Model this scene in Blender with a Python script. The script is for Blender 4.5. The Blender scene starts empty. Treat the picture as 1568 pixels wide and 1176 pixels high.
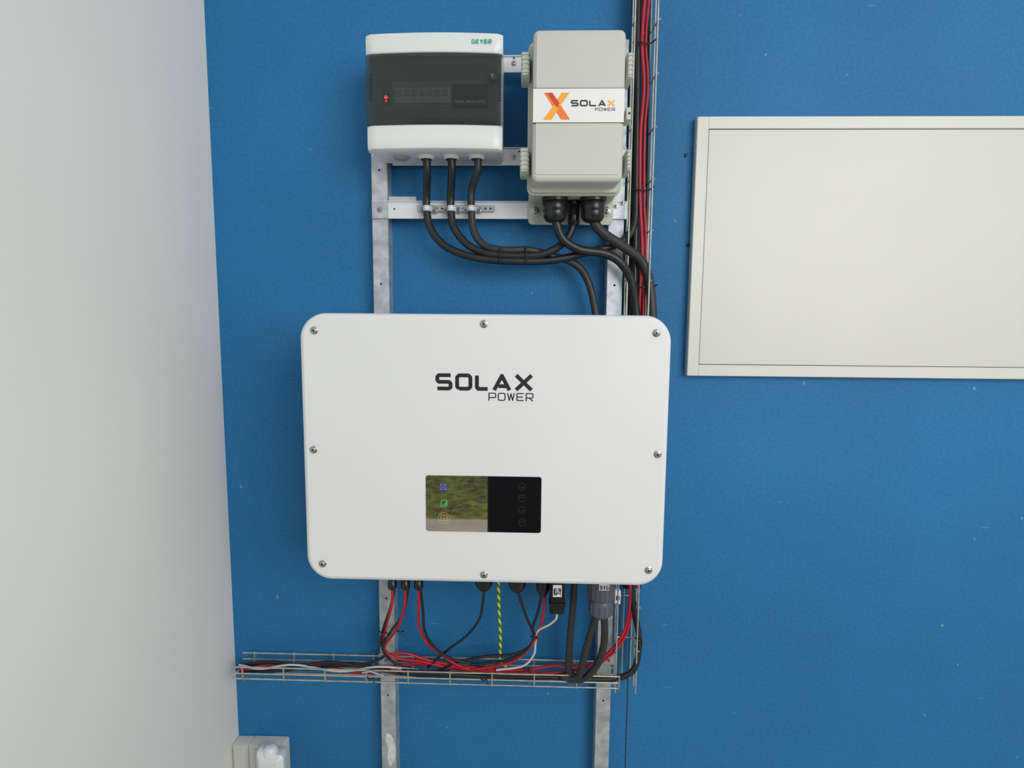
import bpy, bmesh, math, random
from mathutils import Vector, Matrix
random.seed(4)
S = 2212/1568.0
FPX = 883*S          # focal length in px of the 2212 frame
CAM = Vector((0.0,-1.36,1.5))
PITCH, YAW, ROLL = math.radians(6.3), 0.028, 0.008
RC = Matrix.Rotation(YAW,4,'Z') @ Matrix.Rotation(math.pi/2-PITCH,4,'X') @ Matrix.Rotation(ROLL,4,'Z')
sc = bpy.context.scene
cd = bpy.data.cameras.new('camera'); cam = bpy.data.objects.new('camera',cd); sc.collection.objects.link(cam)
cam.matrix_world = Matrix.Translation(CAM) @ RC
cd.sensor_width=36; cd.lens = FPX/2212*36; cd.clip_start=.01
sc.camera = cam
sc.view_settings.view_transform='Standard'

def W(px,py,d=0.0):
    """measured photo position -> world point lying d metres in front of the wall (wall = plane Y=0)"""
    v = RC.to_3x3() @ Vector(((px*S-1106)/FPX, -(py*S-829.5)/FPX, -1))
    t = (-d-CAM.y)/v.y
    return CAM+v*t

# ---------------- materials
def mat(name, col, rough=.5, metal=0, var=0, scale=20, bump=0, col2=None, emit=0, coat=0, spec=None):
    m=bpy.data.materials.new(name); m.use_nodes=True; n=m.node_tree.nodes; l=m.node_tree.links
    b=n['Principled BSDF']
    b.inputs['Roughness'].default_value=rough; b.inputs['Metallic'].default_value=metal
    b.inputs['Coat Weight'].default_value=coat
    if spec is not None: b.inputs['Specular IOR Level'].default_value=spec
    c=(*col,1)
    tc=n.new('ShaderNodeTexCoord'); no=n.new('ShaderNodeTexNoise'); no.inputs['Scale'].default_value=scale; no.inputs['Detail'].default_value=4
    l.new(tc.outputs['Object'],no.inputs['Vector'])
    r=n.new('ShaderNodeValToRGB'); l.new(no.outputs['Fac'],r.inputs['Fac'])
    r.color_ramp.elements[0].position=.3; r.color_ramp.elements[1].position=.7
    c2=(*(col2 if col2 else tuple(x*(1-max(var,.02)) for x in col)),1)
    r.color_ramp.elements[0].color=c2; r.color_ramp.elements[1].color=c
    l.new(r.outputs['Color'],b.inputs['Base Color'])
    if emit:
        b.inputs['Emission Color'].default_value=c; b.inputs['Emission Strength'].default_value=emit
    if bump:
        bn=n.new('ShaderNodeBump'); bn.inputs['Strength'].default_value=bump; bn.inputs['Distance'].default_value=.002
        l.new(no.outputs['Fac'],bn.inputs['Height']); l.new(bn.outputs['Normal'],b.inputs['Normal'])
    return m
M={}
M['white']=mat('white_powder_coat',(.74,.75,.75),.45,var=.03,scale=4)
M['whitep']=mat('white_plastic',(.74,.76,.75),.35,var=.03,scale=6)
M['alu']=mat('painted_bar',(.74,.75,.78),.35,metal=.1,var=.08,scale=15)
M['galv']=mat('galvanised_steel',(.58,.62,.65),.42,metal=.5,col2=(.33,.37,.41),scale=40,bump=.15)
M['flake']=mat('zinc_bloom',(.72,.73,.72),.7,var=.3,scale=90)
M['wire']=mat('zinc_wire',(.66,.65,.58),.3,metal=.75,var=.3,scale=60)
M['steel']=mat('screw_steel',(.45,.46,.46),.3,metal=.9,var=.2,scale=80)
M['beige']=mat('grey_beige_abs',(.55,.565,.495),.4,var=.04,scale=8)
M['beige2']=mat('grey_beige_body',(.50,.52,.45),.45,var=.04,scale=8)
M['blk']=mat('black_rubber',(.012,.013,.015),.42,var=.3,scale=40)
M['blk2']=mat('dark_grey_rubber',(.028,.029,.031),.5,var=.3,scale=40)
M['blkp']=mat('black_plastic',(.01,.01,.011),.3,var=.2,scale=40)
M['red']=mat('red_cable',(.48,.012,.025),.4,var=.2,scale=40)
M['wht']=mat('white_cable',(.6,.6,.6),.4,var=.1,scale=40)
M['ink']=mat('black_ink',(.012,.012,.014),.4)
M['grey']=mat('gland_grey',(.30,.31,.30),.5)
M['slate']=mat('slate_plastic',(.09,.10,.13),.45,var=.2,scale=30)
M['label']=mat('white_label',(.80,.80,.80),.3)
M['or1']=mat('orange',(.85,.20,.03),.3); M['or2']=mat('amber',(.90,.40,.04),.3); M['or3']=mat('red_orange',(.62,.06,.02),.3)
M['teal']=mat('teal_ink',(.02,.35,.30),.3)
M['cab']=mat('cream_enamel',(.64,.64,.58),.4,var=.03,scale=5)
M['cab2']=mat('cream_enamel_door',(.61,.61,.55),.4,var=.03,scale=5)
M['dark']=mat('dark_gap',(.02,.02,.02),.8)
M['sock']=mat('socket_plastic',(.56,.58,.52),.35,var=.04,scale=8)
M['pale']=mat('off_white_plaster',(.79,.79,.745),.7,var=.03,scale=3,bump=.1)
M['inner']=mat('enclosure_inner',(.10,.12,.12),.5)
M['brk']=mat('breaker_grey',(.40,.38,.35),.5,var=.3,scale=90)
M['brkd']=mat('breaker_dark',(.03,.03,.03),.4)
M['led_r']=mat('led_red',(1,.03,.04),.4,emit=4)
M['led_v']=mat('led_violet',(.12,.12,.9),.4,emit=.5)
M['led_g']=mat('led_green',(.05,.75,.2),.4,emit=.35)
M['led_y']=mat('led_yellow',(.6,.45,.12),.4,emit=.25)
M['icon']=mat('touch_icon',(.05,.05,.05),.4,emit=.25)
M['glass']=mat('display_glass',(.004,.004,.005),.02,spec=.5)
M['glass'].node_tree.nodes['Principled BSDF'].inputs['IOR'].default_value=7.0

def wallmat():
    m=bpy.data.materials.new('blue_painted_wall'); m.use_nodes=True; n=m.node_tree.nodes; l=m.node_tree.links
    b=n['Principled BSDF']; b.inputs['Roughness'].default_value=.6; b.inputs['Specular IOR Level'].default_value=.3
    tc=n.new('ShaderNodeTexCoord')
    def noise(s,d=5,vec=None):
        x=n.new('ShaderNodeTexNoise'); x.inputs['Scale'].default_value=s; x.inputs['Detail'].default_value=d
        l.new(vec if vec else tc.outputs['Object'],x.inputs['Vector']); return x
    a=noise(2.2); r=n.new('ShaderNodeValToRGB'); l.new(a.outputs['Fac'],r.inputs['Fac'])
    r.color_ramp.elements[0].position=.3; r.color_ramp.elements[1].position=.7
    r.color_ramp.elements[0].color=(.015,.143,.338,1); r.color_ramp.elements[1].color=(.018,.170,.395,1)
    f=noise(130,6); r2=n.new('ShaderNodeValToRGB'); l.new(f.outputs['Fac'],r2.inputs['Fac'])
    r2.color_ramp.elements[0].position=.3;r2.color_ramp.elements[0].color=(.85,.86,.87,1)
    r2.color_ramp.elements[1].position=.7;r2.color_ramp.elements[1].color=(1.09,1.07,1.06,1)
    mx=n.new('ShaderNodeMixRGB'); mx.blend_type='MULTIPLY'; mx.inputs[0].default_value=1
    l.new(r.outputs[0],mx.inputs[1]); l.new(r2.outputs[0],mx.inputs[2])
    # scuffs
    mp=n.new('ShaderNodeMapping'); mp.inputs['Rotation'].default_value=(0,.9,0); mp.inputs['Scale'].default_value=(9,9,50)
    l.new(tc.outputs['Object'],mp.inputs['Vector'])
    s=noise(1.6,2,mp.outputs[0]); r3=n.new('ShaderNodeValToRGB'); l.new(s.outputs['Fac'],r3.inputs['Fac'])
    r3.color_ramp.elements[0].position=.735;r3.color_ramp.elements[0].color=(0,0,0,1)
    r3.color_ramp.elements[1].position=.78;r3.color_ramp.elements[1].color=(.35,.35,.35,1)
    m2=n.new('ShaderNodeMixRGB'); l.new(r3.outputs[0],m2.inputs[0]); l.new(mx.outputs[0],m2.inputs[1]); m2.inputs[2].default_value=(.18,.33,.48,1)
    # tiny pale chips
    s4=noise(38,1); r4=n.new('ShaderNodeValToRGB'); l.new(s4.outputs['Fac'],r4.inputs['Fac'])
    r4.color_ramp.elements[0].position=.78;r4.color_ramp.elements[0].color=(0,0,0,1)
    r4.color_ramp.elements[1].position=.81;r4.color_ramp.elements[1].color=(.45,.45,.45,1)
    m4=n.new('ShaderNodeMixRGB'); l.new(r4.outputs[0],m4.inputs[0]); l.new(m2.outputs[0],m4.inputs[1]); m4.inputs[2].default_value=(.30,.42,.52,1)
    l.new(m4.outputs[0],b.inputs['Base Color'])
    bn=n.new('ShaderNodeBump'); bn.inputs['Strength'].default_value=.25; bn.inputs['Distance'].default_value=.001
    l.new(f.outputs['Fac'],bn.inputs['Height']); l.new(bn.outputs[0],b.inputs['Normal'])
    return m
M['wall']=wallmat()
def smoked():
    m=bpy.data.materials.new('smoked_polycarbonate'); m.use_nodes=True; n=m.node_tree.nodes; l=m.node_tree.links
    b=n['Principled BSDF']; b.inputs['Base Color'].default_value=(.045,.055,.053,1); b.inputs['Roughness'].default_value=.12
    t=n.new('ShaderNodeBsdfTransparent'); t.inputs[0].default_value=(.55,.62,.59,1)
    mx=n.new('ShaderNodeMixShader'); mx.inputs[0].default_value=.45
    l.new(t.outputs[0],mx.inputs[1]); l.new(b.outputs[0],mx.inputs[2]); l.new(mx.outputs[0],n['Material Output'].inputs[0])
    return m
M['smoke']=smoked()
def stripe():
    m=bpy.data.materials.new('earth_wire_sheath'); m.use_nodes=True; n=m.node_tree.nodes; l=m.node_tree.links
    b=n['Principled BSDF']; tc=n.new('ShaderNodeTexCoord'); w=n.new('ShaderNodeTexWave'); w.inputs['Scale'].default_value=38
    w.bands_direction='DIAGONAL'; l.new(tc.outputs['Object'],w.inputs['Vector'])
    r=n.new('ShaderNodeValToRGB'); r.color_ramp.interpolation='CONSTANT'; l.new(w.outputs['Fac'],r.inputs[0])
    r.color_ramp.elements[0].color=(.03,.16,.04,1); r.color_ramp.elements[1].position=.45; r.color_ramp.elements[1].color=(.62,.62,.06,1)
    l.new(r.outputs[0],b.inputs['Base Color']); return m
M['earth']=stripe()

# ---------------- helpers
def group(name, loc=(0,0,0)):
    e=bpy.data.objects.new(name,None); e.location=loc; e.empty_display_size=.05; sc.collection.objects.link(e); return e
def obj(name,verts,faces,m,parent=None,smooth=False,autos=False):
    me=bpy.data.meshes.new(name); me.from_pydata([tuple(v) for v in verts],[],faces)
    bm=bmesh.new(); bm.from_mesh(me); bmesh.ops.recalc_face_normals(bm,faces=bm.faces); bm.to_mesh(me); bm.free()
    if smooth:
        me.polygons.foreach_set('use_smooth',[True]*len(me.polygons))
    me.materials.append(m); o=bpy.data.objects.new(name,me); sc.collection.objects.link(o)
    if smooth and autos:
        try: me.set_sharp_from_angle(angle=math.radians(40))
        except Exception: pass
    if parent:
        o.parent=parent; o.matrix_parent_inverse=Matrix.Translation(-Vector(parent.location))
    return o
def rr(x0,x1,z0,z1,r,n=8):
    r=max(r,1e-5); out=[]
    for cx,cz,a0 in ((x1-r,z0+r,-90),(x1-r,z1-r,0),(x0+r,z1-r,90),(x0+r,z0+r,180)):
        for i in range(n+1):
            a=math.radians(a0+90*i/n); out.append((cx+r*math.cos(a),cz+r*math.sin(a)))
    return out
def slab(name,x0,x1,z0,z1,rings,r,m,parent=None,n=8,smooth=True):
    """rings: (inset, depth from wall); rounded-rect prism extruded from the wall"""
    V=[];F=[];N=None
    for ins,d in rings:
        p=rr(x0+ins,x1-ins,z0+ins,z1-ins,max(r-ins,1e-4),n); N=len(p)
        V+=[(x,-d,z) for x,z in p]
    for k in range(len(rings)-1):
        for i in range(N):
            j=(i+1)%N; F.append((k*N+i,k*N+j,(k+1)*N+j,(k+1)*N+i))
    F.append(tuple(range(N))); F.append(tuple((len(rings)-1)*N+i for i in range(N))[::-1])
    o=obj(name,V,F,m,parent,smooth,True)
    for q in (-1,-2): o.data.polygons[len(F)+q].use_smooth=False
    return o
def box(name,x0,x1,z0,z1,d0,d1,m,parent=None,b=.001):
    """bevelled block between depths d0 (back) and d1 (front)"""
    return slab(name,x0,x1,z0,z1,[(b,d0),(0,d0+b),(0,d1-b),(b,d1)],max(b*1.5,.0005),m,parent,n=3)
def catmull(P,k=8):
    if len(P)<3: return P
    Q=[P[0]*2-P[1]]+P+[P[-1]*2-P[-2]]; out=[]
    for i in range(1,len(Q)-2):
        a,b,c,d=Q[i-1:i+3]
        for s in range(k):
            t=s/k; out.append(.5*((2*b)+(c-a)*t+(2*a-5*b+4*c-d)*t*t+(3*b-a-3*c+d)*t**3))
    out.append(P[-1]); return out
def tube(name,P,r,m,parent=None,seg=10,smoothpath=True):
    P=[Vector(p) for p in P]
    if smoothpath: P=catmull(P)
    V=[];F=[];T0=(P[1]-P[0]).normalized()
    up=Vector((0,0,1)) if abs(T0.z)<.9 else Vector((1,0,0))
    nrm=(up-T0*up.dot(T0)).normalized()
    for i,p in enumerate(P):
        t=(P[min(i+1,len(P)-1)]-P[max(i-1,0)]).normalized()
        nrm=(nrm-t*nrm.dot(t)).normalized(); bn=t.cross(nrm)
        for s in range(seg):
            a=2*math.pi*s/seg; V.append(p+(nrm*math.cos(a)+bn*math.sin(a))*r)
    for i in range(len(P)-1):
        for s in range(seg):
            q=(s+1)%seg; F.append((i*seg+s,i*seg+q,(i+1)*seg+q,(i+1)*seg+s))
    F.append(tuple(range(seg))); F.append(tuple((len(P)-1)*seg+s for s in range(seg)))
    return obj(name,V,F,m,parent,True,True)
def cable(name,pts,r,m,parent=None,**k):
    return tube(name,[W(*p) for p in pts],r,m,parent,**k)
def lathe(name,c,axis,prof,m,parent=None,seg=24):
    """prof: (radius, distance along axis)"""
    ax=Vector(axis).normalized(); u=Vector((1,0,0)) if abs(ax.x)<.9 else Vector((0,0,1)); u=(u-ax*u.dot(ax)).normalized(); v=ax.cross(u)
    V=[];F=[]; c=Vector(c)
    for r,h in prof:
        for s in range(seg):
            a=2*math.pi*s/seg; V.append(c+ax*h+(u*math.cos(a)+v*math.sin(a))*r)
    for i in range(len(prof)-1):
        for s in range(seg):
            q=(s+1)%seg; F.append((i*seg+s,i*seg+q,(i+1)*seg+q,(i+1)*seg+s))
    F.append(tuple(range(seg))); F.append(tuple((len(prof)-1)*seg+s for s in range(seg)))
    return obj(name,V,F,m,parent,True,True)
OUT=(0,-1,0); DN=(0,0,-1)
def screw(c,r,parent,dark=False):
    lathe('washer',c,OUT,[(r*1.45,0),(r*1.45,.0008),(r*1.3,.0014)],M['steel'] if not dark else M['blkp'],parent)
    lathe('screw_head',c,OUT,[(r,.001),(r,.003),(r*.8,.0042),(r*.5,.0045)],M['steel'],parent)
    lathe('screw_socket',c,OUT,[(r*.42,.0046),(r*.42,.0049)],M['dark'],parent,seg=6)
def gland(c,r,L,m,parent):
    """hex/ribbed cable gland hanging down from c"""
    lathe('gland_flange',c,DN,[(r*1.05,0),(r*1.05,L*.18),(r*.9,L*.22)],m,parent,seg=28)
    lathe('gland_nut',Vector(c)+Vector((0,0,-L*.2)),DN,[(r*.95,0),(r,.002),(r,L*.35),(r*.93,L*.4)],m,parent,seg=8)
    lathe('gland_cap',Vector(c)+Vector((0,0,-L*.58)),DN,[(r*.92,0),(r*.92,L*.22),(r*.75,L*.36),(r*.55,L*.42)],m,parent,seg=12)
def poly(name,pts,d,m,parent,t=.0004):
    P=[W(x,y,d) for x,y in pts]; n=len(P)
    V=P+[p+Vector((0,-t,0)) for p in P]
    F=[tuple(range(n)),tuple(range(n,2*n))[::-1]]+[(i,(i+1)%n,n+(i+1)%n,n+i) for i in range(n)]
    return obj(name,V,F,m,parent)
GL={
'S':[[(1,1),(.12,1),(0,.88),(0,.62),(.12,.5),(.88,.5),(1,.38),(1,.12),(.88,0),(0,0)]],
'O':[[(.15,0),(.85,0),(1,.15),(1,.85),(.85,1),(.15,1),(0,.85),(0,.15),(.15,0)]],
'L':[[(0,1),(0,.12),(.12,0),(1,0)]],
'A':[[(0,-.08),(.5,1),(1,-.08)],[(.28,.22),(.82,.22)]],
'X':[[(0,1.05),(1,-.05)],[(0,-.05),(1,1.05)]],
'P':[[(0,-.08),(0,1),(.88,1),(1,.88),(1,.5),(.88,.38),(.05,.38)]],
'W':[[(0,1.05),(.25,0),(.5,.95),(.75,0),(1,1.05)]],
'E':[[(1,1),(.1,1),(0,.9),(0,.1),(.1,0),(1,0)],[(0,.5),(.92,.5)]],
'R':[[(0,-.08),(0,1),(.88,1),(1,.88),(1,.5),(.88,.38),(.05,.38)],[(.45,.38),(1,-.08)]],
'G':[[(1,1),(.12,1),(0,.88),(0,.12),(.12,0),(1,0),(1,.5),(.5,.5)]],
'Y':[[(0,1.05),(.5,.45),(1,1.05)],[(.5,.45),(.5,-.08)]],
'B':[[(0,0),(0,1),(.8,1),(.95,.85),(.95,.65),(.8,.5),(.1,.5)],[(.8,.5),(1,.35),(1,.15),(.85,0),(0,0)]],
'V':[[(0,1),(.5,0),(1,1)]],
}
def strokes(name,polys,w,d,m,parent,lift=.0005):
    V=[];F=[];e=[0.0]
    def add(ps):
        k=len(V); V.extend([(x,-d-lift-e[0],z) for x,z in ps]); F.append(tuple(range(k,k+len(ps)))); e[0]+=.000012
    for pl in polys:
        for a,b in zip(pl,pl[1:]):
            dx,dz=b[0]-a[0],b[1]-a[1]; L=math.hypot(dx,dz)
            if L<1e-9: continue
            nx,nz=-dz/L*w/2,dx/L*w/2
            add([(a[0]+nx,a[1]+nz),(b[0]+nx,b[1]+nz),(b[0]-nx,b[1]-nz),(a[0]-nx,a[1]-nz)])
        for j,p in enumerate(pl[1:-1]):
            add([(p[0]+w/2*math.cos(t*math.pi/5),p[1]+w/2*math.sin(t*math.pi/5)) for t in range(10)])
    me=bpy.data.meshes.new(name); me.from_pydata(V,[],F); me.materials.append(m)
    o=bpy.data.objects.new(name,me); sc.collection.objects.link(o)
    o.parent=parent; o.matrix_parent_inverse=Matrix.Translation(-Vector(parent.location)); return o
def text(name,s,x0,y0,x1,y1,d,m,parent,wf=.2,gap=.22,mats=None,wrel=None):
    A=W(x0,y1,d); B=W(x1,y0,d); H=B.z-A.z; w=H*wf; h=H-w
    n=len(s); ws=[(wrel or {}).get(c,1) for c in s]; tot=sum(ws)+gap*(n-1); u=(B.x-A.x)/tot; x=A.x
    for c,cw in zip(s,ws):
        pl=[[(x+w/2+a*(u*cw-w), A.z+w/2+b*h) for a,b in q] for q in GL[c]]
        strokes(name+'_'+c.lower(),pl,w,d,(mats or {}).get(c,m),parent); x+=u*(cw+gap)

# ---------------- room
def plane(name,x0,x1,y0,y1,z,m):
    return obj(name,[(x0,y0,z),(x1,y0,z),(x1,y1,z),(x0,y1,z)],[(0,1,2,3)],m)
obj('wall_back',[(-3,0,0),(3,0,0),(3,0,3),(-3,0,3),(-3,.12,0),(3,.12,0),(3,.12,3),(-3,.12,3)],
    [(0,1,2,3),(4,7,6,5),(0,4,5,1),(3,2,6,7),(0,3,7,4),(1,5,6,2)],M['wall'])
M['conc']=mat('concrete_floor',(.62,.54,.42),.8,var=.2,scale=8,bump=.3)
M['lawn']=mat('grass',(.30,.36,.06),.9,col2=(.07,.03,.012),scale=14,bump=1)
M['stand_in']=mat('reflection_stand_in_black',(.004,.004,.004),.7,var=.3,scale=6)  # near-black for the added block that darkens the display's reflection
obj('floor',[(-3,-3.42,-.1),(3,-3.42,-.1),(3,.12,-.1),(-3,.12,-.1),(-3,-3.42,0),(3,-3.42,0),(3,.12,0),(-3,.12,0)],
    [(0,1,2,3),(4,5,6,7),(0,1,5,4),(1,2,6,5),(2,3,7,6),(3,0,4,7)],M['conc'])
plane('lawn',-12,12,-16,-3.42,-.03,M['lawn'])
# room corner at the left: off-white side wall
xe=W(354,880,0.0).x
obj('wall_left',[(xe-.1,-1.9,0),(xe,-1.9,0),(xe,0,0),(xe-.1,0,0),(xe-.1,-1.9,3),(xe,-1.9,3),(xe,0,3),(xe-.1,0,3)],
    [(0,1,2,3),(4,5,6,7),(0,1,5,4),(1,2,6,5),(2,3,7,6),(3,0,4,7)],M['pale'])
# added cupboard-shaped block behind the viewpoint, invented for the display's dark reflection
gd=group('reflection_stand_in',(.3,-2.2,.5))
q0,q1=-.20,.58
box('carcass',q0,q1,.05,1.05,2.05,2.45,M['stand_in'],gd,b=.004)
box('plinth',q0+.02,q1-.02,0,.05,2.08,2.42,M['stand_in'],gd,b=.003)
box('top_board',q0-.01,q1+.01,1.05,1.075,2.03,2.46,M['stand_in'],gd,b=.004)
for a,b in ((q0+.005,(q0+q1)/2-.003),((q0+q1)/2+.003,q1-.005)): box('stand_in_door',a,b,.06,1.04,2.03,2.05,M['stand_in'],gd,b=.003)

# wall seam and drilled holes
p0=W(961,1055,0); 
g=group('wall_panel_seam',(p0.x,-.0003,1.5))
box('joint_line',p0.x-.0012,p0.x+.0012,0.02,2.9,0,.0006,M['dark'],g,b=.0001)
for i,(x,y) in enumerate(((1050,238),(1053,375),(975,108))):
    c=W(x,y,0); g=group('wall_screw',c)
    lathe('plug',c,OUT,[(.004,0),(.004,.002),(.002,.003)],M['blkp'],g,seg=16)

# ---------------- mounting frame
fr=group('mounting_frame',(0,-.02,1.3))
def rail(xl,xr,ztop,zbot,d=.041):
    t=.0025
    box('channel_web',xl,xr,zbot,ztop,d-t,d,M['galv'],fr,b=.0008)
    box('channel_flange_left',xl,xl+t,zbot,ztop,.0,d-t,M['galv'],fr,b=.0005)
    box('channel_flange_right',xr-t,xr,zbot,ztop,.0,d-t,M['galv'],fr,b=.0005)
    z=zbot+.06
    while z<ztop:
        lathe('channel_hole',((xl+xr)/2,-d,z),OUT,[(.0025,0),(.0025,.0004)],M['dark'],fr,seg=12); z+=.25
RL=(W(571,400,.041).x,W(595,400,.041).x); RR=(W(930,400,.041).x,W(954,400,.041).x)
rail(RL[0],RL[1],W(580,110,.041).z,.02); rail(RR[0],RR[1],W(940,60,.041).z,.02)
poly('zinc_bloom_patch',[(592,1122),(600,1126),(604,1138),(607,1150),(604,1166),(597,1174),(593,1160),(595,1146),(590,1134)],.0412,M['flake'],fr,.0003)
def bar(y0,y1,x0,x1,nm):
    a=W(x0,y1,.05); b=W(x1,y0,.05)
    box(nm,a.x,b.x,a.z,b.z,.041,.0445,M['alu'],fr,b=.0006)
    box(nm+'_lip_top',a.x,b.x,b.z-.002,b.z,.0445,.049,M['alu'],fr,b=.0005)
    return a,b
bar(83,110,600,960,'crossbar_upper'); bar(225,252,600,960,'crossbar_middle'); a,b=bar(308,334,569,961,'crossbar_lower')
box('crossbar_end_left',a.x,a.x+.036,a.z,b.z,.0445,.047,M['galv'],fr,b=.0006)
box('crossbar_end_right',b.x-.045,b.x,a.z,b.z,.0445,.047,M['galv'],fr,b=.0006)
c1,c2=W(595,309,.041),W(638,301,.041)
box('small_bracket',c1.x,c2.x,c1.z,c2.z,.03,.043,M['galv'],fr)
for x,y in ((581,321),(943,316),(787,97),(787,240),(953,311)):
    screw(W(x,y,.047 if y>300 else .0445),.004,fr)
for x,y in ((787,89),(604,320),(795,232)):
    lathe('hole',W(x,y,.0446),OUT,[(.002,0),(.002,.0005)],M['dark'],fr,seg=12)
# strut joints near lower tray
for x in (592,932):
    c=W(x,1010,.045); box('tray_bracket',c.x-.02,c.x+.02,c.z-.014,c.z+.014,.041,.046,M['galv'],fr); screw((c.x,-.046,c.z),.0035,fr)

# ---------------- circuit breaker box
D0,D1=.05,.155
A=W(562,230,D1); B=W(770,49,D1); x0,x1,z0,z1=A.x,B.x,A.z,B.z
cb=group('circuit_breaker_box',((x0+x1)/2,-.1,(z0+z1)/2))
slab('base',x0+.002,x1-.002,z0+.001,z1-.002,[(.003,D0),(0,D0+.003),(0,D1-.02),(.002,D1-.018)],.008,M['whitep'],cb)
def curved(name,za,zb,dback,front,bulge,m,inset=0,ends=0,nx=28,prof=None):
    """horizontal band with a convex front: prof = list (t along height, extra depth)"""
    prof=prof or [(0,-.004),(.03,-.001),(.08,0),(.92,0),(.97,-.001),(1,-.004)]
    V=[];F=[];xa,xb=x0+inset,x1-inset; K=len(prof)
    for t,e in prof:
        for i in range(nx+1):
            u=i/nx*2-1; rd=.006*max(0,(abs(u)-.965)/.035)**2
            V.append((xa+(xb-xa)*i/nx,-(front+e+bulge*(1-u*u)-rd),za+(zb-za)*t))
    for k in range(K-1):
        for i in range(nx):
            q=k*(nx+1)+i; F.append((q,q+1,q+nx+2,q+nx+1))
    o=len(V)
    for (t,e) in (prof[0],prof[-1]):
        for i in range(nx+1): V.append((xa+(xb-xa)*i/nx,-dback,za+(zb-za)*t))
    n1=nx+1; last=(K-1)*n1
    for i in range(nx):
        F.append((i,i+1,o+i+1,o+i)); F.append((last+i,last+i+1,o+n1+i+1,o+n1+i)); F.append((o+i,o+i+1,o+n1+i+1,o+n1+i))
    for i in (0,nx):
        F.append(tuple([k*n1+i for k in range(K)]+[o+n1+i,o+i]))
    return obj(name,V,F,m,cb,True,True)
zt=W(660,83,D1).z; zb=W(660,192,D1).z
curved('top_cover',zt+.0005,z1,D1-.022,D1,.008,M['whitep'],prof=[(0,-.002),(.05,0),(.75,.001),(.93,-.002),(1,-.009)])
curved('bottom_cover',z0,zb-.0005,D1-.022,D1,.008,M['whitep'],prof=[(0,-.008),(.06,-.002),(.25,.001),(.95,0),(1,-.002)])
# smoked door as thin shell
V=[];F=[];nx=28
for t,e in ((0,0),(.05,.003),(.5,.006),(.95,.003),(1,0)):
    for i in range(nx+1):
        u=i/nx*2-1; V.append((x0+.001+(x1-x0-.002)*i/nx,-(D1+e+.008*(1-u*u)),zb+(zt-zb)*t))
for k in range(4):
    for i in range(nx):
        q=k*(nx+1)+i; F.append((q,q+1,q+nx+2,q+nx+1))
door=obj('smoked_door',V,F,M['smoke'],cb,True)
box('inner_plate',x0+.004,x1-.004,zb,zt,D1-.021,D1-.010,M['inner'],cb)
def ib(nm,xa,ya,xb,yb,d0,d1,m):
    a=W(xa,yb,d1); b=W(xb,ya,d1); return box(nm,a.x,b.x,a.z,b.z,d0,d1,m,cb,b=.0008)
ib('din_window_frame',600,124,748,164,D1-.011,D1-.0085,mat('inner_frame',(.17,.19,.19),.4))
ib('busbar_cover',604,134,690,158,D1-.009,D1-.004,M['brk'])
tm=mat('terminal_shade',(.25,.22,.20),.5)
for i in range(7): ib('terminal_%d'%i,606+i*12,137,614+i*12,147,D1-.004,D1-.0025,tm)
ib('breaker_block',693,128,747,163,D1-.009,D1-.004,M['brkd'])
for i in range(3): ib('breaker_toggle_%d'%i,699+i*16,138,709+i*16,150,D1-.004,D1+.001,M['brkd']); ib('breaker_label_%d'%i,697+i*16,153,711+i*16,157,D1-.004,D1-.0032,M['brk'])
c=W(591,149,D1-.004); box('led_housing',c.x-.006,c.x+.006,c.z-.012,c.z+.012,D1-.01,D1-.004,M['brkd'],cb)
lathe('led_light',c,OUT,[(.0035,0),(.0035,.001),(.002,.0016)],M['led_r'],cb,seg=12); lathe('led_light_low',c-Vector((0,0,.007)),OUT,[(.002,0),(.0015,.001)],M['led_r'],cb,seg=12)
for xx in (567,765):
    for k in range(11):
        c=W(xx,113+k*4,D1+.004); box('grip_rib',c.x-.003,c.x+.003,c.z-.0008,c.z+.0008,D1-.002,D1+.0045,M['blk2'],cb,b=.0003)
c=W(757,117,D1+.006); lathe('door_lock',c,OUT,[(.010,-.004),(.010,.001),(.008,.003),(.006,.0015)],M['brkd'],cb)
text('brand',"GEYER",722,60,753,67,D1+.0060,M['teal'],cb,wf=.22,gap=.2)
# knock-outs below
for x,m in ((615,'grey'),(653,'blk'),(691,'blk'),(730,'blk')):
    c=W(x,245,.105); c.z=z0+.001
    lathe('entry_collar',c,DN,[(.017,0),(.017,.003),(.013,.006)],M[m] if m=='grey' else M['whitep'],cb)
    if m!='grey': lathe('entry_hole',c,DN,[(.012,.0055),(.012,.0065)],M['dark'],cb)

# ---------------- junction box
DJ=.215
A=W(814,278,DJ); B=W(960,43,DJ); x0,x1,z0,z1=A.x,B.x,A.z,B.z
jb=group('electrical_junction_box',((x0+x1)/2,-.13,(z0+z1)/2))
slab('lid',x0,x1,z0,z1,[(.002,.155),(0,.157),(0,DJ-.010),(.0015,DJ-.004),(.005,DJ-.0008),(.009,DJ)],.012,M['beige'],jb)
slab('lid_panel',x0+.006,x1-.006,z0+.012,z1-.008,[(0,DJ-.002),(.0005,DJ+.0012),(.001,DJ+.0016)],.006,M['beige'],jb)
slab('body',x0-.006,x1+.005,z0-.010,z1+.004,[(.004,.05),(0,.054),(0,.150),(.003,.156)],.013,M['beige2'],jb)
slab('body_rim',x0-.009,x1+.007,z0-.012,z1+.006,[(.002,.138),(0,.140),(0,.148),(.002,.150)],.014,M['beige2'],jb)
slab('back_flange',x0-.006,x1+.006,z0-.055,z0+.02,[(.001,.0475),(0,.049),(0,.053),(.001,.054)],.010,M['beige2'],jb)
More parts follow.
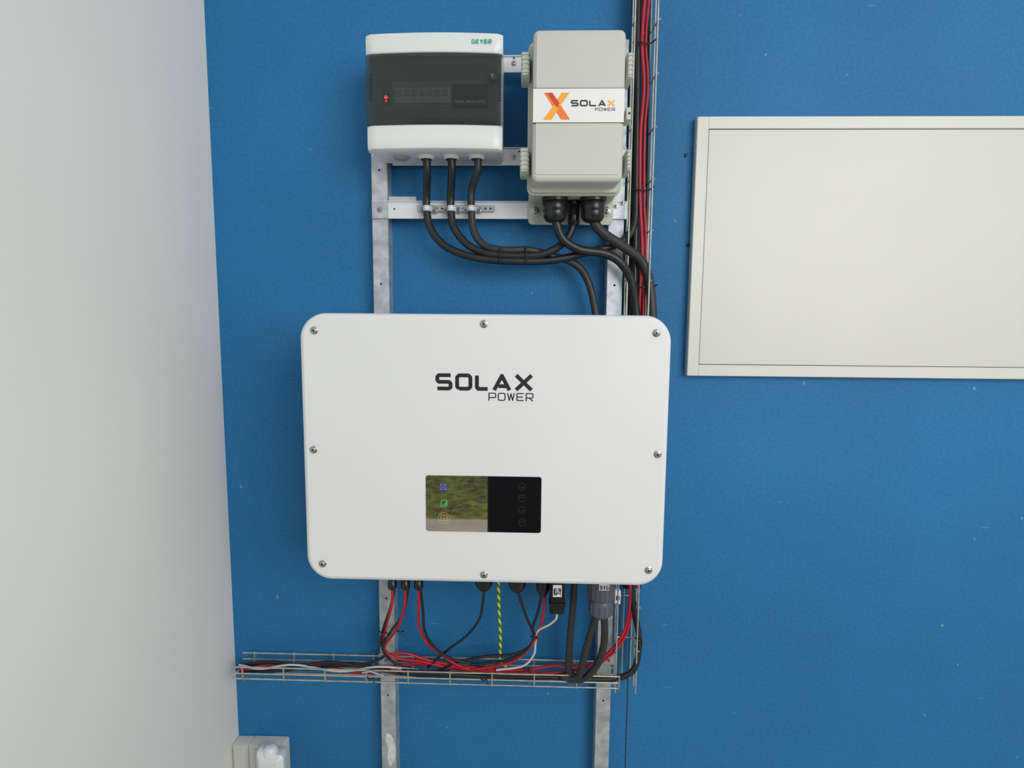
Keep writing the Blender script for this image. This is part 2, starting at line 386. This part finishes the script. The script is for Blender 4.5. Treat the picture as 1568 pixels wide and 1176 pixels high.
for (xa,ya,xb,yb) in ((798,79,812,118),(796,226,811,265),(959,80,970,121),(958,228,967,263)):
    a=W(xa,yb,.185); b=W(xb,ya,.185)
    slab('latch',a.x,b.x,a.z,b.z,[(.001,.13),(0,.132),(0,.184),(.003,.190)],.003,M['beige'],jb)
    for k in range(5):
        z=a.z+(b.z-a.z)*(.15+.175*k); box('latch_rib',a.x+.001,b.x-.001,z-.001,z+.001,.188,.1925,M['beige'],jb,b=.0004)
a=W(958,184,.185); b=W(967,164,.185); slab('lock_tab',a.x,b.x,a.z,b.z,[(0,.15),(0,.184),(.001,.187)],.002,M['beige'],jb)
lathe('lock_hole',((a.x+b.x)/2+.001,-.187,(a.z+b.z)/2),OUT,[(.0022,0),(.0022,.0006)],M['dark'],jb,seg=12)
DL=DJ+.0016
a=W(813.5,188,DL); b=W(957.5,135,DL); box('label',x0+.0012,x1-.0012,a.z,b.z,DL-.003,DL+.0006,M['label'],jb,b=.0002)
box('label_border_top',x0+.001,x1-.001,b.z-.0004,b.z+.0006,DL-.003,DL+.0008,M['ink'],jb,b=.0001)
box('label_border_bottom',x0+.001,x1-.001,a.z-.0006,a.z+.0004,DL-.003,DL+.0008,M['ink'],jb,b=.0001)
DT=DL+.0007
poly('logo_stroke_a',[(833,142),(846,142),(873,183),(859,183)],DT,M['or1'],jb,.0003)
poly('logo_stroke_b',[(860,142),(872,142),(857,163),(850,158)],DT+.0004,M['or2'],jb,.0003)
poly('logo_stroke_c',[(848,161),(855,166),(845,183),(832,183)],DT+.0004,M['or2'],jb,.0003)
poly('logo_shade',[(846,142),(849,147),(857,158),(853,164),(838,142)],DT+.0008,M['or3'],jb,.0002)
text('label_name',"SOLAX",874,153,942,163,DT,M['ink'],jb,wf=.22,gap=.18,mats={'X':M['or2']})
text('label_sub',"POWER",911,165,942,170,DT,M['ink'],jb,wf=.14,gap=.2)
zb_=z0-.010
for x,r,d,L in ((850,.0265,.115,.052),(908,.0265,.115,.052),(879,.015,.085,.055)):
    c=W(x,312,d); gland((c.x,-d,zb_+.002),r,L,M['blkp'],jb)
for x,y in ((820,323),(929,323)):
    c=W(x,y,.054); lathe('mounting_ear',c,OUT,[(.0125,-.004),(.0125,.002),(.010,.004)],M['beige'],jb); screw(c+Vector((0,-.004,0)),.006,jb)

# ---------------- inverter
DI=.28
pts={'l':W(463,690,DI).x,'r':W(1023,690,DI).x,'t':W(742,481,DI).z,'b':W(742,894,DI).z}
x0,x1,z0,z1=pts['l'],pts['r'],pts['b'],pts['t']
iv=group('solar_inverter',((x0+x1)/2,-.17,(z0+z1)/2))
slab('front_cover',x0,x1,z0,z1,[(.004,.195),(0,.199),(0,DI-.012),(.0012,DI-.006),(.004,DI-.002),(.009,DI)],.050,M['white'],iv,n=14)
slab('gasket',x0+.006,x1-.006,z0+.006,z1-.006,[(0,.190),(0,.196)],.045,M['blkp'],iv,n=14)
slab('body',x0+.010,x1-.010,z0+.008,z1-.008,[(.01,.075),(0,.085),(0,.191)],.04,M['white'],iv,n=14)
for k in range(28):
    x=x0+.04+k*(x1-x0-.08)/27; box('heatsink_fin_%d'%k,x-.0015,x+.0015,z0+.04,z1-.03,.045,.08,M['steel'],iv,b=.0004)
box('wall_bracket',x0+.08,x1-.08,z1-.16,z1-.09,.041,.050,M['galv'],iv)
for x,y in ((481,506),(741,496),(1005,510),(480,688.5),(1007,695.5),(494,863),(741,880),(993,873)):
    screw(W(x,y,DI),.0052,iv)
text('brand',"SOLAX",667,573,817,597.5,DI,M['ink'],iv,wf=.22,gap=.16,wrel={'A':1.12,'X':1.12,'L':.85})
text('brand_sub',"POWER",748,602,817,613.5,DI,M['ink'],iv,wf=.13,gap=.2)
a=W(652.5,813,DI); b=W(829.5,730,DI)
slab('display',a.x,b.x,a.z,b.z,[(0,DI-.001),(0,DI+.0008),(.0005,DI+.0012)],.005,M['glass'],iv,smooth=False)
DS=DI+.0012
def ring(nm,x,y,rpx,m,w=.0007,n=24,sq=False):
    c=W(x,y,DS); r=rpx/883*1.08
    if sq: q=[(c.x-r,c.z-r),(c.x+r,c.z-r),(c.x+r,c.z+r),(c.x-r,c.z+r),(c.x-r,c.z-r),(c.x,c.z-r)]
    else: q=[(c.x+r*math.cos(i*2*math.pi/n),c.z+r*math.sin(i*2*math.pi/n)) for i in range(n+1)]
    strokes(nm,[q],w,DS,m,iv,.0002); return c,r
c,r=ring('icon_grid',679,745.5,4.5,M['led_v'],sq=True); strokes('icon_grid_bar',[[(c.x-r,c.z-r),(c.x+r,c.z+r)],[(c.x-r,c.z+r),(c.x+r,c.z-r)]],.0006,DS,M['led_v'],iv,.0002)
c,r=ring('icon_battery',680,770.5,4.5,M['led_g'],sq=True); strokes('icon_battery_bar',[[(c.x-r*.3,c.z-r*.4),(c.x+r*.5,c.z-r*.4),(c.x+r*.5,c.z+r*.4)]],.0007,DS,M['led_g'],iv,.0002)
c,r=ring('icon_alarm',680,793,4.8,M['led_y'],sq=True); ring('icon_alarm_ring',680,793,9,M['led_y'],w=.0005); strokes('icon_alarm_bar',[[(c.x,c.z-r),(c.x,c.z+r)]],.0006,DS,M['led_y'],iv,.0002)
for i,y in enumerate((745,763,781,800)):
    c,r=ring('touch_key_%d'%i,799.5,y,5.5,M['icon'],w=.0004); strokes('touch_mark_%d'%i,[[(c.x-r*.4,c.z),(c.x,c.z+(r*.4 if i%2 else -r*.4)),(c.x+r*.4,c.z)]],.0005,DS,M['icon'],iv,.0002)
# connectors under the inverter
zb=z0+.008
def under(x,yb,d,r,m,kind='g'):
    e=W(x,yb,d); L=zb-e.z
    if kind=='mc4':
        lathe('dc_connector',(e.x,-d,zb+.002),DN,[(r*.7,0),(r*.7,L*.3),(r,L*.33),(r,L*.6),(r*.85,L*.62),(r*.85,L*.8),(r,L*.82),(r,L*.95),(r*.5,L)],m,iv,seg=14)
    else:
        lathe('cable_gland',(e.x,-d,zb+.002),DN,[(r*1.1,0),(r*1.1,L*.5),(r*.9,L*.52),(r*.9,L*.6),(r,L*.62),(r,L*.85),(r*.65,L*.96),(r*.4,L)],m,iv,seg=16)
for x in (601,621,641): under(x,904,.13,.0105,M['blkp'],'mc4')
under(741,905,.13,.020,M['blkp']); under(792,907,.13,.020,M['blkp']); under(831,914,.12,.015,M['blkp'])
# big AC connector
e=W(920,947,.13); L=zb-e.z
acl=[(.030,0),(.030,L*.35),(.027,L*.38),(.0285,L*.40),(.0285,L*.68),(.024,L*.71),(.026,L*.73),(.026,L*.92),(.018,L*.97),(.012,L)]
lathe('ac_connector',(e.x,-.13,zb+.002),DN,acl,M['slate'],iv,seg=32)
for k in range(18):
    a=2*math.pi*k/18
    c=Vector((e.x+.0285*math.cos(a),-.13+.0285*math.sin(a),0)); tube('connector_rib',[(c.x,c.y,zb-L*.42),(c.x,c.y,zb-L*.67)],.0014,M['slate'],iv,seg=6,smoothpath=False)
for k in range(14):
    a=2*math.pi*k/14
    c=Vector((e.x+.026*math.cos(a),-.13+.026*math.sin(a),0)); tube('nut_rib',[(c.x,c.y,zb-L*.75),(c.x,c.y,zb-L*.91)],.0014,M['slate'],iv,seg=6,smoothpath=False)
c=W(926,901,.162); box('connector_label',c.x-.012,c.x+.010,c.z-.006,c.z+.012,.157,.1605,M['wht'],iv,b=.0004)
text('connector_code',"BVG",919,897,932,903,.1606,M['ink'],iv,wf=.16,gap=.3)

# wifi dongle
e=W(853,940,.14); g=group('communication_dongle',(e.x,-.13,e.z+.03))
slab('case',e.x-.0165,e.x+.0165,e.z,zb-.005,[(.003,.118),(0,.121),(0,.142),(.003,.146)],.006,M['blkp'],g)
slab('cap',e.x-.0185,e.x+.0185,e.z+.018,e.z+.03,[(.002,.115),(0,.118),(0,.146),(.002,.149)],.005,M['blkp'],g)
a=W(846.5,914,.147); b=W(860.5,896,.147); box('qr_label',a.x,b.x,a.z,b.z,.145,.1475,M['label'],g,b=.0002)
nq=9; cw=(b.x-a.x)*.82/nq
V=[];F=[]
for i in range(nq):
    for j in range(nq):
        corner=(i<3 and j<3) or (i<3 and j>5) or (i>5 and j>5)
        on = (not((i%6 in(1,) ) and (j%6 in (1,)))) if corner else random.random()<.5
        if on:
            X=a.x+(b.x-a.x)*.09+i*cw; Z=a.z+(b.z-a.z)*.15+j*cw; k=len(V)
            V+=[(X,-.1478,Z),(X+cw,-.1478,Z),(X+cw,-.1478,Z+cw),(X,-.1478,Z+cw)]; F.append((k,k+1,k+2,k+3))
obj('qr_pattern',V,F,M['ink'],g)

# ---------------- cable trays (wire basket)
def wtube(nm,P,p,r=.0019,sm=False): return tube(nm,P,r,M['wire'],p,seg=8,smoothpath=sm)
XL=W(966,240,.07).x; XR=W(1001,240,.075).x
tv=group('wire_cable_tray',((XL+XR)/2,-.04,1.4))
ztop=2.35; zlow=W(965,1052,.05).z
dB,dF=.016,.072
for x,d in ((XL,dF),(XL,.045),(XL+.004,dB),((XL+XR)/2,dB),(XR-.004,dB),(XR,.045),(XR,dF)):
    wtube('long_wire',[(x,-d,zlow),(x,-d,ztop)],tv)
z=W(985,49,.02).z; zs=[]
while z<ztop: z+=.1075
while z>zlow: zs.append(z); z-=.1075
for z in zs:
    r=.006; P=[(XL-.004,-dF-.002,z),(XL-.001,-dF,z),(XL,-dF+.004,z),(XL,-dB-r,z),(XL+r,-dB+.003,z),(XR-r,-dB+.003,z),(XR,-dB-r,z),(XR,-dF+.004,z),(XR+.001,-dF,z),(XR+.006,-dF-.002,z)]
    wtube('cross_wire',P,tv)
th=group('wire_cable_tray',(-.2,-.045,.72))
hr=W(650,1006,.018); XA=W(362,1025,.05).x; XB=W(946,1010,.05).x
zt_=hr.z; zb2=zt_-.032
for d,z in ((.018,zt_),(.018,zt_-.016),(.022,zb2),(.048,zb2),(.074,zb2),(.078,zt_-.016),(.078,zt_)):
    wtube('long_wire',[(XA,-d,z),(XB,-d,z)],th)
x=XA+.03
while x<XB:
    wtube('cross_wire',[(x,-.016,zt_+.004),(x,-.018,zb2+.004),(x,-.022,zb2-.003),(x,-.074,zb2-.003),(x,-.078,zb2+.004),(x,-.080,zt_+.004)],th); x+=.1
x=W(573,1010,.05).x
wtube('joint_splice',[(x-.02,-.082,zt_-.004),(x,-.084,zt_+.002),(x+.03,-.082,zt_-.01)],th,.0025)

# ---------------- cables, upper
def cab(nm,pts,r,m):
    c=W(*pts[len(pts)//2]); g=group(nm,c); return cable('sheath',pts,r,m,g), g
# from breaker box
T=.07
cab('power_cable',[(653,238,.105),(654,262,.10),(653,300,T),(654,330,T),(662,355,.075),(685,379,.08),(730,395,.085),(790,400,.085),(850,398,.08),(900,386,.075),(945,374,.065),(968,352,.05),(974,310,.04),(974,220,.036),(975,110,.034),(976,-30,.034)],.0085,M['blk'])
cab('power_cable',[(691,238,.105),(692,262,.10),(690,300,T),(691,330,T),(697,352,.075),(718,376,.08),(750,389,.085),(800,392,.085),(835,388,.085),(862,372,.085),(876,350,.085),(878,326,.085)],.0085,M['blk'])
cab('power_cable',[(732,238,.105),(731,262,.10),(722,292,T),(722,325,T),(726,355,.075),(742,376,.08),(772,383,.085),(810,383,.08),(845,392,.07),(880,404,.06),(900,430,.05),(912,480,.05),(915,540,.05)],.0082,M['blk2'])
cab('power_cable',[(851,322,.115),(852,340,.115),(862,366,.11),(888,382,.10),(925,388,.09),(950,402,.085),(966,430,.07),(974,480,.055),(974,560,.05)],.0095,M['blk'])
cab('power_cable',[(908,322,.115),(910,340,.11),(925,358,.10),(955,378,.08),(982,400,.06),(994,432,.055),(999,485,.055),(1000,560,.05)],.0105,M['blk2'])
# tray riser bundle
for i,(x,d,r,m) in enumerate(((970,.03,.0065,'blk'),(979,.026,.007,'blk'),(975,.045,.0065,'blk'),(992,.024,.003,'blk'))):
    cab('power_cable',[(x+2,-30,d),(x+1,150,d),(x-1,300,d),(x-3,420,d),(x-6,560,d),(x-9,700,d),(x-12,900,d)],r,M[m])
for x,d in ((985,.05),(991,.045)):
    cab('solar_cable',[(x+5,-30,d),(x-2,60,d),(x+1,130,d),(x-4,200,d),(x-5,300,d),(x-2,380,d),(x-6,470,d),(x-10,600,d),(x-16,900,d)],.0035,M['red'])
# ties
for x,y,d in ((983,66,.056),(980,291,.056),(985,440,.056)):
    g=group('cable_tie',W(x,y,d)); c=W(x,y,d)
    tube('band',[c+Vector((-.02,0,.001)),c+Vector((0,-.004,.0)),c+Vector((.016,0,-.001)),c+Vector((.03,-.006,.006))],.0017,M['blkp'],g)
for x in (766,806):
    c=W(x,389,.098); g=group('cable_tie',c); box('band',c.x-.0015,c.x+.0015,c.z-.018,c.z+.016,.074,.099,M['blkp'],g,b=.0005)
# clamps over the three cables
g=group('cable_clamp_strip',W(700,320,.05))
a=W(640,324,.05); b=W(757,315,.05)
box('perforated_band',a.x,b.x,a.z,b.z,.049,.0515,M['steel'],g,b=.0004)
xx=a.x+.006
while xx<b.x:
    lathe('slot',(xx,-.0515,(a.z+b.z)/2),OUT,[(.0022,0),(.0022,.0004)],M['dark'],g,seg=12); xx+=.012
for x in (654,691,722):
    c=W(x,319.5,T); P=[]
    for i in range(13):
        t=math.pi*i/12; P.append((c.x-.0105*math.cos(t)*1.0,-(.053+ (T-.053+.0105)*math.sin(t)**.6),c.z))
    V=[];F=[]
    for p in P: V+= [(p[0],p[1],p[2]-.006),(p[0],p[1],p[2]+.006)]
    for i in range(12): F.append((2*i,2*i+1,2*i+3,2*i+2))
    o=obj('saddle',V,F,M['alu'],g,True); s=o.modifiers.new('s','SOLIDIFY'); s.thickness=.0015
    screw((c.x-.016,-.0515,c.z),.0038,g); screw((c.x+.016,-.0515,c.z-.001),.0038,g)

# ---------------- cables, lower
def sol(pts,m='red',r=.0034,nm='solar_cable'): return cab(nm,pts,r,M[m])
sol([(601,900,.13),(600,925,.12),(592,955,.10),(587,985,.08),(600,1005,.06),(650,1014,.055),(700,1024,.05),(780,1029,.05),(860,1031,.05)])
sol([(621,900,.13),(619,930,.12),(608,962,.10),(590,988,.08),(592,1003,.06),(620,1000,.06),(660,1012,.055),(720,1022,.05),(800,1028,.05)])
sol([(641,900,.13),(641,930,.12),(642,960,.10),(655,985,.085),(678,1003,.07),(700,1018,.06),(730,1026,.05),(800,1026,.05),(860,1018,.05),(905,1020,.06),(935,1003,.065),(958,972,.06),(968,930,.055),(970,880,.05)])
sol([(604,900,.125),(598,930,.115),(588,960,.10),(583,985,.085),(590,1003,.06),(560,1016,.055),(500,1020,.05),(430,1016,.05),(366,1022,.05)],'blk',.0032)
sol([(625,900,.125),(617,940,.11),(600,965,.10),(586,990,.08),(600,1012,.06),(640,1030,.055),(700,1030,.05),(760,1034,.05)],'blk',.0032)
sol([(644,900,.125),(648,940,.115),(650,965,.10),(664,990,.085),(690,1008,.07),(740,1020,.05)],'blk',.0032)
sol([(366,1026,.06),(420,1018,.05),(480,1019,.05),(540,1027,.055),(600,1021,.05),(660,1015,.05),(720,1027,.055)],'red')
sol([(366,1022,.045),(430,1022,.045),(500,1024,.045),(560,1030,.05),(620,1018,.045),(690,1020,.045),(760,1026,.045),(860,1034,.045)],'red')
sol([(366,1018,.05),(420,1014,.05),(470,1024,.055),(540,1016,.055),(600,1028,.055),(680,1033,.055),(770,1036,.055),(880,1038,.055)],'blk',.004)
sol([(366,1030,.06),(440,1026,.06),(500,1014,.06),(560,1022,.06),(620,1032,.06),(700,1036,.06),(800,1034,.06),(900,1040,.06)],'blk',.004)
sol([(366,1018,.062),(400,1024,.062),(450,1018,.062),(520,1028,.064),(580,1021,.062),(640,1026,.06)],'wht',.0026,'data_cable')
sol([(620,1030,.068),(660,1031,.068),(700,1033,.065),(760,1037,.06),(840,1037,.06),(900,1040,.06)],'blk',.006,'power_cable')
sol([(741,903,.13),(739,925,.125),(734,948,.11),(716,972,.09),(690,992,.07),(672,1006,.06),(655,1022,.05)],'blk',.0030,'signal_cable')
sol([(792,903,.13),(799,925,.125),(806,945,.11),(817,972,.09),(811,990,.08),(785,1002,.075),(745,1005,.07),(700,1014,.06),(665,1030,.05)],'blk',.0032,'signal_cable')
sol([(829,912,.12),(823,940,.11),(816,960,.10),(817,980,.09),(800,1000,.08),(770,1012,.07),(720,1018,.06)],'blk',.0034,'signal_cable')
sol([(834,914,.12),(832,940,.11),(826,965,.10),(812,990,.085),(790,1010,.07),(760,1020,.06),(720,1026,.055)],'red',.0034)
sol([(853,938,.13),(851,948,.125),(840,957,.115),(824,966,.10),(820,985,.09),(817,1003,.08),(800,1020,.07),(760,1026,.06)],'wht',.0027,'data_cable')
cab('earth_wire',[(763,885,.11),(764,930,.10),(766,970,.08),(767,1014,.06),(775,1020,.05)],.0036,M['earth'])
cab('power_cable',[(880,880,.09),(878,920,.09),(874,965,.085),(871,1005,.08),(872,1028,.075),(884,1038,.07),(905,1040,.07)],.0078,M['blk2'])
cab('power_cable',[(914,942,.13),(908,960,.12),(900,985,.11),(893,1012,.10),(888,1032,.09),(878,1040,.08),(860,1036,.07)],.0082,M['blk2'])
cab('power_cable',[(925,942,.13),(926,965,.12),(924,990,.11),(916,1015,.10),(902,1033,.09),(890,1040,.08),(870,1040,.07)],.0082,M['blk2'])
cab('power_cable',[(966,880,.05),(970,930,.055),(978,970,.06),(977,1005,.065),(968,1028,.07),(945,1038,.07),(905,1040,.07),(860,1038,.065)],.0072,M['blk'])
cab('solar_cable',[(965,880,.06),(964,930,.06),(955,968,.065),(936,995,.065),(905,1018,.06),(870,1028,.055),(820,1032,.055)],.0034,M['red'])
for x,y,d in ((587,968,.10),(613,966,.10),(977,978,.066),(741,1040,.078),(567,1038,.08),(806,1024,.07),(817,975,.10)):
    c=W(x,y,d); g=group('cable_tie',c)
    tube('band',[c+Vector((-.008,0,.002)),c+Vector((0,-.006,0)),c+Vector((.008,0,-.001)),c+Vector((.010,-.004,-.012))],.0015,M['blkp'],g)
c=W(946,914,.05); g=group('grid_terminal_block',c)
box('housing',c.x-.008,c.x+.006,c.z-.016,c.z+.018,.041,.055,M['label'],g); box('lever',c.x-.004,c.x+.003,c.z-.006,c.z+.006,.055,.058,M['blkp'],g)
c=W(660,1030,.075); g=group('cable_joint_sleeve',c); tube('sleeve',[W(615,1029,.07),W(650,1031,.07),W(690,1031,.07)],.0075,M['blkp'],g)

# ---------------- wall access panel
D=.022
xl=W(1060,377,D).x; zt=W(1150,178,D).z; zb=W(1150,576.5,D).z; xr=xl+.86
wp=group('wall_access_panel',((xl+xr)/2,-.01,(zt+zb)/2))
fw=.026
box('frame_left',xl,xl+fw,zb,zt,.0,D,M['cab'],wp,b=.0015); box('frame_right',xr-fw,xr,zb,zt,.0,D,M['cab'],wp,b=.0015)
box('frame_top',xl+fw-.001,xr-fw+.001,zt-fw,zt,.0,D,M['cab'],wp,b=.0012); box('frame_bottom',xl+fw-.001,xr-fw+.001,zb,zb+fw,.0,D,M['cab'],wp,b=.0012)
box('gap_backing',xl+fw-.002,xr-fw+.002,zb+fw-.002,zt-fw+.002,.0,.010,M['inner'],wp)
slab('door_leaf',xl+fw+.001,xr-fw-.001,zb+fw+.001,zt-fw-.001,[(0,.010),(0,.0185),(.0012,.0198)],.002,M['cab2'],wp)

# ---------------- sockets & plug
def sock(xa,ya,xb,yb,d,g):
    a=W(xa,yb,0); b=W(xb,ya,0)
    slab('back_box',a.x,b.x,a.z,b.z,[(.002,0),(0,.002),(0,d-.008),(.003,d-.003),(.005,d)],.005,M['sock'],g)
    slab('cover_frame',a.x+.008,b.x-.008,a.z+.008,b.z-.008,[(0,d-.001),(0,d+.002),(.001,d+.003)],.004,M['sock'],g)
g=group('power_socket',W(417,1160,.04)); sock(392,1127,443.5,1178,.04,g)
g=group('power_socket',W(380,1160,.04)); sock(368,1126,391,1178,.04,g)
c=W(411,1166,.085); g=group('plug_adapter',c)
slab('plug_body',c.x-.033,c.x+.034,c.z-.045,c.z+.012,[(.006,.044),(0,.056),(0,.078),(.012,.090)],.012,M['whitep'],g)
lathe('plug_neck',(c.x-.002,-.068,c.z+.008),(0,0,1),[(.018,0),(.017,.012),(.012,.018),(.009,.020)],M['whitep'],g)
slab('plug_wing',c.x-.034,c.x-.01,c.z-.01,c.z+.02,[(.002,.05),(0,.062),(0,.075),(.004,.08)],.006,M['whitep'],g)
tube('cord',[(c.x-.02,-.075,c.z-.04),(c.x-.025,-.08,c.z-.09),(c.x-.03,-.07,c.z-.2),(c.x-.02,-.06,.02)],.003,M['wht'],g)

# ---------------- lights
w=bpy.data.worlds.new('sky'); sc.world=w; w.use_nodes=True
w.node_tree.nodes['Background'].inputs[0].default_value=(.90,.95,1,1); w.node_tree.nodes['Background'].inputs[1].default_value=.62
def area(nm,loc,tgt,sx,sy,p,col):
    l=bpy.data.lights.new(nm,'AREA'); l.shape='RECTANGLE'; l.size=sx; l.size_y=sy; l.energy=p; l.color=col
    o=bpy.data.objects.new(nm,l); o.location=loc; o.rotation_euler=(Vector(tgt)-Vector(loc)).to_track_quat('-Z','Y').to_euler(); sc.collection.objects.link(o)
area('window_daylight',(1.8,-3.1,2.2),(0,0,1.2),2.0,1.8,76,(1,.98,.95))
